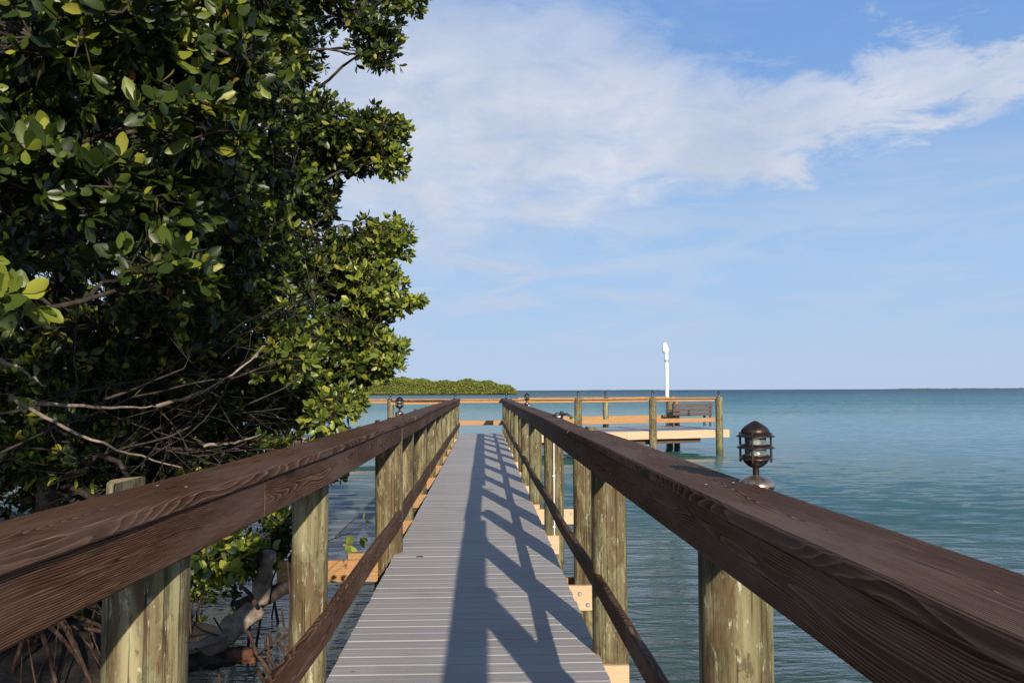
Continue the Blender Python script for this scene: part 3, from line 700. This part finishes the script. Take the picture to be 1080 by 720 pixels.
def tree(name, label, base, height, clumps, seed, leafmat=M_leaf, rootn=10, spread=1.0, trunk_r=.10, dens=1.0):
    rng = np.random.default_rng(seed); rr = random.Random(seed)
    base = Vector(base); T = thing(name, label, 'mangrove', tuple(base))
    mt = MB(); mr = MB(); ml = MB(); tw = Twigs()
    fork = base + Vector((.1, .1, height * .35)); top = base + Vector((rr.gauss(0, .2), rr.gauss(0, .2), height * .8))
    stem = [base + Vector((0, 0, .5)), fork + Vector((.05, 0, 0)), base.lerp(top, .65) + Vector((.1, .05, 0)), top]
    stem2 = []
    for i in range(3):
        for k in range(4): stem2.append(stem[i].lerp(stem[i + 1], k / 4) + Vector((rr.gauss(0, .03), rr.gauss(0, .03), 0)))
    stem2.append(stem[3]); mt.tube(stem2, [trunk_r * (1 - .75 * i / 12) for i in range(13)], 12)
    for k in range(rootn):                                # arching prop roots
        a = 6.28 * k / rootn + rr.random() * .5; st = base + Vector((0, 0, .3 + .5 * rr.random())); L = spread * (.5 + .7 * rr.random())
        en = base + Vector((math.cos(a) * L, math.sin(a) * L, -.25)); mid_ = st.lerp(en, .5) + Vector((0, 0, .22))
        pts = [st.lerp(mid_, t_).lerp(mid_.lerp(en, t_), t_) for t_ in [i / 8 for i in range(9)]]
        mr.tube(pts, [.020 - .001 * i for i in range(9)], 7)
    tips = []; dirs = []; mats = []; sizes = []
    for (c, rad, n, lsize, sunny) in clumps:
        n = int(n * dens)
        c = Vector(c); rad = Vector(rad)
        zt = min(max((c.z - base.z) / (top.z - base.z) * .97, .05), .98); i0 = zt * 12; st = stem2[int(i0)]
        limb = bent(st, c, rr, 9, .10, .08); Lb = (c - st).length
        ml.tube(limb, [max(.006, .020 * (1 - i / 10) + .004) * (1 + .08 * Lb) for i in range(10)], 7)
        nodes = [limb[-3], limb[-2], limb[-1], limb[-4]]
        for k in range(max(4, n // 14)):
            dv = rng.normal(size=3); dv /= np.linalg.norm(dv); e = c + Vector((dv[0] * rad.x, dv[1] * rad.y, dv[2] * rad.z)) * rr.uniform(.6, .95)
            sp = bent(limb[-1 - rr.randrange(3)], e, rr, 5, .12, .15)
            for i in range(5):
                tw.add(tuple(sp[i]), tuple(sp[i + 1]), .011 - .0016 * i, .0095 - .0016 * i); nodes.append(sp[i + 1])
        NA = np.array([tuple(p) for p in nodes])
        d = rng.normal(size=(n, 3)); d /= np.linalg.norm(d, axis=1)[:, None]; rho = rng.random(n) ** .42
        wv = 1 + .22 * np.sin(d[:, 0] * 5 + seed) * np.cos(d[:, 2] * 6 + seed)
        tp = np.array(c) + d * rho[:, None] * wv[:, None] * np.array(rad)
        dist = np.linalg.norm(tp[:, None] - NA[None], axis=2) + .3 * rng.random((n, len(NA))); j = dist.argmin(1)
        for a_, p_ in zip(NA[j], tp): tw.add(tuple(a_), tuple(p_), .0045, .0028)
        dd = tp - NA[j]; dd /= np.linalg.norm(dd, axis=1)[:, None] + 1e-6; dd += .5 * d + np.array([.15, -.25, .45]) + .35 * rng.normal(size=(n, 3))
        tips.append(tp); dirs.append(dd); sizes.append(np.full(n, lsize)); mats.append(np.full(n, sunny))
    tips = np.concatenate(tips); dirs = np.concatenate(dirs); sizes = np.concatenate(sizes); mats = np.concatenate(mats)
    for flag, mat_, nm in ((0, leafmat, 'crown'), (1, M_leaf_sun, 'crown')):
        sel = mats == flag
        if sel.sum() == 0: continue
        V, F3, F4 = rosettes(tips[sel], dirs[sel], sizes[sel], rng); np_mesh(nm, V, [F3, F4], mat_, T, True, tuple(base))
    mt.build('trunk', M_bark, T); mr.build('prop_roots', M_root, T); ml.build('limbs', M_bark, T)
    V, F = tw.arrays(); np_mesh('twigs', V, [F], M_bark, T, False, tuple(base))
    return T
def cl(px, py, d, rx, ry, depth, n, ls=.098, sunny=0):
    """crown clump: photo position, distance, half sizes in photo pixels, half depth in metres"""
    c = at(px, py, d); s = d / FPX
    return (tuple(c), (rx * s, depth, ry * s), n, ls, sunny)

NEAR = [cl(10, 318, 2.15, 26, 40, .10, 9, .085, 1),
        cl(40, 60, 3.4, 75, 60, .5, 150), cl(150, 40, 3.7, 80, 50, .6, 170), cl(205, 130, 3.8, 50, 40, .5, 95), cl(60, 190, 3.6, 80, 45, .5, 120), cl(235, 60, 4.2, 50, 60, .5, 110),
        cl(160, 215, 4.0, 60, 45, .5, 95), cl(185, 285, 3.7, 45, 32, .4, 55), cl(-60, 150, 3.2, 80, 170, .7, 220), cl(90, -60, 3.8, 160, 60, .8, 220), cl(215, 180, 4.4, 50, 60, .6, 100),
        cl(30, 250, 4.4, 70, 50, .6, 80), cl(120, 110, 4.6, 100, 70, .8, 170), cl(250, -30, 4.6, 60, 50, .8, 110)]
MIDT = [cl(60, 60, 6.2, 120, 110, 1.2, 380), cl(190, 30, 6.3, 110, 80, 1.2, 340), cl(120, 220, 6.4, 130, 90, 1.2, 420), cl(250, 130, 6.4, 70, 90, 1.0, 300), cl(245, 260, 6.5, 75, 70, 1.0, 280),
        cl(20, 330, 6.5, 90, 60, 1.0, 160), cl(150, 340, 6.8, 110, 50, 1.0, 200), cl(300, 330, 6.8, 45, 60, .7, 130, .085, 0), cl(215, 330, 6.0, 55, 40, .4, 80, .095, 0), cl(310, 370, 6.6, 34, 26, .3, 50, .095, 1), cl(60, 470, 6.4, 90, 40, .5, 150), cl(30, 400, 5.8, 60, 50, .4, 80), cl(130, 385, 6.6, 90, 30, .4, 110), cl(270, 40, 6.8, 60, 70, .8, 220),
        cl(350, 440, 7.2, 30, 32, .4, 60, .085, 1), cl(240, 590, 5.2, 50, 22, .3, 60, .085, 1), cl(300, 565, 5.8, 26, 30, .3, 50, .085, 0), cl(215, 575, 4.9, 30, 22, .3, 34, .085, 0),
        cl(-60, 200, 6.0, 100, 200, 1.5, 420), cl(110, -70, 6.4, 220, 60, 1.5, 420), cl(300, 385, 7.0, 40, 22, .4, 50, .085, 1), cl(345, 500, 6.6, 22, 14, .2, 18, .08, 1), cl(300, 470, 7.2, 40, 16, .3, 34, .08, 0)]
FARM = [cl(395, 38, 8.6, 32, 30, .6, 120, .085, 0), cl(430, -2, 8.4, 26, 12, .4, 40, .085, 1), cl(345, -10, 8.6, 60, 22, .8, 150), cl(300, 72, 8.8, 34, 34, .7, 130), cl(400, 62, 8.4, 18, 12, .3, 22, .08, 0),
        cl(350, 150, 8.8, 42, 38, .8, 260), cl(393, 150, 8.6, 32, 34, .5, 170), cl(424, 135, 8.4, 9, 12, .2, 14, .085, 1), cl(412, 168, 8.5, 18, 22, .3, 60, .085, 1), cl(330, 205, 8.8, 26, 24, .6, 90), cl(325, 118, 8.8, 30, 14, .5, 50),
        cl(350, 290, 8.8, 40, 34, .8, 240), cl(385, 262, 8.6, 34, 28, .5, 150, .085, 0), cl(412, 252, 8.4, 24, 22, .4, 90, .085, 1), cl(395, 305, 8.4, 34, 34, .5, 180, .085, 1), cl(438, 316, 8.3, 12, 6, .2, 12, .085, 1), cl(426, 322, 8.3, 10, 10, .2, 12, .085, 1),
        cl(370, 350, 8.6, 44, 34, .6, 230), cl(408, 372, 8.4, 22, 22, .4, 90, .085, 1), cl(375, 385, 8.6, 30, 22, .5, 120), cl(345, 410, 8.8, 26, 22, .4, 80), cl(405, 395, 8.5, 12, 8, .2, 12, .085, 1), cl(372, 425, 8.2, 15, 14, .3, 26, .085, 1),
        cl(300, 200, 9.2, 60, 110, 1.2, 420), cl(230, 330, 9.6, 110, 90, 1.4, 420), cl(120, 330, 10, 140, 110, 1.6, 420), cl(100, 120, 10, 180, 150, 1.6, 620), cl(310, 430, 9.2, 50, 30, .7, 130), cl(200, 450, 9.8, 120, 40, 1.0, 190), cl(60, 470, 9.6, 100, 60, 1.2, 220), cl(280, 30, 9.4, 70, 60, 1., 240), cl(150, 560, 9.8, 140, 50, 1.0, 240), cl(280, 510, 9.4, 50, 30, .6, 90),
        cl(60, 400, 8.2, 110, 60, .8, 330), cl(200, 400, 8.4, 100, 60, .8, 330), cl(300, 400, 8.8, 50, 50, .7, 160), cl(120, 500, 8.2, 130, 50, .8, 330), cl(60, 600, 8.2, 110, 60, .9, 260), cl(200, 600, 8.6, 80, 40, .6, 130), cl(230, 480, 8.6, 80, 40, .6, 160), cl(100, 680, 8.0, 130, 40, .6, 160), cl(-80, 450, 7.5, 80, 200, 1.2, 330), cl(40, 370, 7.4, 90, 40, .5, 200), cl(150, 420, 7.8, 90, 45, .5, 200), cl(230, 400, 8.0, 60, 40, .5, 140), cl(30, 470, 7.6, 80, 40, .5, 160)]
t1 = tree('mangrove_tree', 'nearest mangrove tree at the left edge with large glossy leaves above the handrail', (-3.3, 3.9, WZ), 5.2, NEAR, 21, trunk_r=.09)
t2 = tree('mangrove_tree', 'middle mangrove tree behind the left railing with a tangle of bare grey branches', (-3.5, 6.7, WZ), 7.2, MIDT, 22, rootn=14, spread=1.2, dens=1.35)
t3 = tree('mangrove_tree', 'farthest mangrove tree whose sunlit lobes stand out against the sky', (-3.7, 9.4, WZ), 8.2, FARM, 23, rootn=14, spread=1.3, dens=1.75)
for t_ in (t1, t2, t3): t_['group'] = 'mangroves left of the boardwalk'

# tangle of bare branches under the crown (part of the middle tree)
def tangle():
    rr = random.Random(5); tw = Twigs()
    def grow(p, d, L, r, lev):
        n = max(3, int(L / .16)); p = Vector(p); d = Vector(d).normalized()
        for i in range(n):
            d = (d + Vector((rr.gauss(0, .16), rr.gauss(0, .16), rr.gauss(0, .15) + .015))).normalized(); q_ = p + d * (L / n); r2 = r * (1 - .6 / n)
            if q_.x > -1.2 - .06 * max(0, q_.z - 1.2) or (q_.y > 0 and q_.x / q_.y > -.165): return
            tw.add(tuple(p), tuple(q_), r, r2)
            if lev < 3 and rr.random() < (.42, .40, .25)[lev]:
                dd = (d + Vector((rr.gauss(0, .6), rr.gauss(0, .5), rr.gauss(0, .55)))).normalized(); grow(q_, dd, L * rr.uniform(.35, .7), r2 * .62, lev + 1)
            p = q_; r = r2
    for k in range(11):
        s_ = at(rr.uniform(-40, 150), rr.uniform(380, 500), rr.uniform(4.2, 6.8)); e = at(rr.uniform(150, 345), rr.uniform(370, 500), rr.uniform(5.2, 7.8))
        grow(s_, (e - s_), (e - s_).length * rr.uniform(.8, 1.1), rr.uniform(.005, .012), 0)
    for k in range(8):
        s_ = at(rr.uniform(-20, 200), rr.uniform(560, 680), rr.uniform(5.0, 7.0)); e = at(rr.uniform(60, 330), rr.uniform(380, 600), rr.uniform(5.2, 7.8))
        grow(s_, (e - s_), (e - s_).length * rr.uniform(.8, 1.1), rr.uniform(.006, .013), 0)
    V, F = tw.arrays(5); np_mesh('bare_branches', V, [F], M_bark, t2, True, tuple(t2.location))
    tw.__init__()
    for (a, b_, c_) in (((10, 418, 4.6), (90, 470, 4.8), (190, 492, 5.0)), ((0, 380, 4.2), (20, 385, 4.2), (48, 408, 4.3)), ((40, 425, 4.8), (130, 432, 5), (165, 428, 5.3)), ((165, 428, 5.3), (235, 415, 5.4), (278, 365, 5.5)), ((215, 470, 6.), (250, 468, 6), (275, 458, 5.9))):
        pts = [at(*a), at(*b_), at(*c_)]; prev = None
        for i in range(15):
            u = i / 14; p = pts[0].lerp(pts[1], u).lerp(pts[1].lerp(pts[2], u), u) + Vector((0, 0, rr.gauss(0, .006)))
            if prev is not None: tw.add(tuple(prev), tuple(p), .013 - .0006 * i, .0124 - .0006 * i)
            prev = p
        V, F = tw.arrays(6); np_mesh('dead_branch', V, [F], M_drift, t2, True, tuple(t2.location)); tw.__init__()
tangle()

# fallen trunk with its broken stubs in the shallows below the left rail
def snag():
    b0 = at(200, 690, 5.0); o = thing('driftwood_snag', 'grey broken mangrove trunk leaning out of the shallows below the left rail', 'driftwood', (b0.x, b0.y, WZ))
    rr = random.Random(8)
    def limb(pp, rad, mat, name, d0, seg=10):
        pts = [at(px, py, d) for px, py, d in pp]; out = []; rad2 = []
        for i in range(len(pts) - 1):
            for k in range(5):
                out.append(pts[i].lerp(pts[i + 1], k / 5) + Vector((rr.gauss(0, .004), rr.gauss(0, .004), rr.gauss(0, .005)))); rad2.append((rad[i] + (rad[i + 1] - rad[i]) * k / 5) * (1 + rr.gauss(0, .05)))
        out.append(pts[-1]); rad2.append(rad[-1]); m = MB(); m.tube(out, rad2, seg); m.build(name, mat, o, (0, 0, 0))
    limb([(215, 690, 5.0), (245, 660, 5.1), (272, 640, 5.2), (278, 610, 5.2), (284, 582, 5.2)], [.075, .065, .065, .050, .042], M_drift, 'trunk', 5)
    limb([(276, 612, 5.2), (275, 595, 5.2), (273, 580, 5.2)], [.03, .025, .018], M_bark, 'stub', 5)
    limb([(195, 698, 4.9), (225, 695, 5.0), (262, 690, 5.1)], [.055, .055, .048], M_bark, 'stub', 5)
    limb([(245, 692, 4.95), (262, 690, 5.0), (266, 700, 4.98)], [.045, .035, .016], M_stub, 'stub', 5)
    limb([(192, 688, 4.8), (225, 675, 4.9), (240, 668, 4.95)], [.035, .03, .012], M_drift, 'stub', 5)
    limb([(255, 640, 5.3), (300, 620, 5.6), (340, 600, 6.0)], [.06, .045, .03], M_bark, 'limb', 5)
snag()
# thin upright and slanted aerial roots by the rail
def aerial():
    rr = random.Random(12)
    def one(pts, rad):
        p0 = Vector(pts[0]); m = MB(); m.tube([Vector(p) - p0 for p in pts], rad, 7); m.build('aerial_root', M_root, t2, tuple(p0))
    for (a, b_, r) in (((262, 665), (283, 706), .014), ((303, 590), (305, 680), .008), ((297, 640), (301, 690), .008), ((280, 668), (288, 700), .011), ((272, 690), (305, 668), .008), ((284, 665), (280, 705), .012), ((205, 658), (224, 668), .006), ((236, 668), (228, 655), .005),
                      ((255, 618), (267, 632), .014), ((290, 670), (300, 712), .010), ((272, 705), (280, 720), .012), ((310, 636), (315, 690), .007)):
        d = rr.uniform(4.8, 5.4); p = at(a[0], a[1], d); q_ = at(b_[0], b_[1], d - .1); mid_ = p.lerp(q_, .5) + Vector((rr.gauss(0, .015), 0, rr.gauss(0, .01)))
        one([p, mid_, q_, q_.lerp(mid_, -.6)], [r * .7, r * .9, r, r])
    for k in range(70):
        x = rr.uniform(-4.6, -1.75); y = rr.uniform(3.2, 8.5); h = rr.uniform(.15, .9); l = rr.gauss(0, .25); r = rr.uniform(.006, .016)
        one([(x, y, WZ - .2), (x + l * .4, y + rr.gauss(0, .08), WZ + h * .5), (x + l, y + rr.gauss(0, .15), WZ + h)], [r, r * .8, r * .4])
aerial()
# leafy twig reaching over the water
def twig():
    rr = random.Random(2); p0 = at(330, 578, 5.0); o = thing('leafy_twig', 'thin bare twig with three leaf tufts hanging over the grey shallows behind the left rail', 'twig', tuple(p0))
    m = MB(); A_ = [at(325, 578, 5), at(352, 568, 5), at(368, 552, 5), at(381, 541, 5)]; m.tube(A_, [.005, .004, .003, .002], 6)
    m.tube([at(352, 568, 5), at(372, 560, 5), at(387, 550, 5)], [.003, .002, .002], 6); m.tube([at(345, 571, 5), at(360, 572, 5), at(366, 572, 5)], [.003, .002, .002], 6)
    ob = m.build('stem', M_bark, o, tuple(p0))
    for v in ob.data.vertices: v.co -= p0
    rng = np.random.default_rng(3)
    tips = np.array([tuple(at(387, 549, 5)), tuple(at(382, 568, 5))]); V, a, b_ = rosettes(tips, np.array([(.8, -.2, .2), (.6, -.2, -.4)]), .07, rng, 4, 6); np_mesh('leaves', V, [a, b_], M_leaf, o, True, tuple(p0))
    V, a, b_ = rosettes(np.array([tuple(at(366, 574, 5))]), np.array([(.3, -.7, .2)]), .075, rng, 6, 7); np_mesh('leaves', V, [a, b_], M_leaf_sun, o, True, tuple(p0))
twig()

# unseen mangrove added behind the viewer, its crown shaped to shade the left-hand trees
def shade_tree():
    rng = random.Random(6); cs = []
    for k in range(40):
        x = rng.uniform(-6.2, .2) if k < 16 else rng.uniform(-4.2, -.5)
        z = rng.uniform(6.4, 9.5) if k < 12 else (rng.uniform(3.4, 6.2) if x > -2 else rng.uniform(1.2, 6.2)); y = -6 + rng.gauss(0, 1.0)
        cs.append(((x, y, z), (1.0, .8, .75), 170, .12, 0))
    t_ = tree('mangrove_tree', 'unseen mangrove added behind the viewpoint to shade the left-hand trees', (-4.2, -6.5, WZ), 9, cs, 31, rootn=8, trunk_r=.16); t_['group'] = 'mangroves left of the boardwalk'
shade_tree()
for o in bpy.data.objects:
    if o.parent is None and o.type != 'EMPTY' and o.name in ('camera', 'sun'): pass
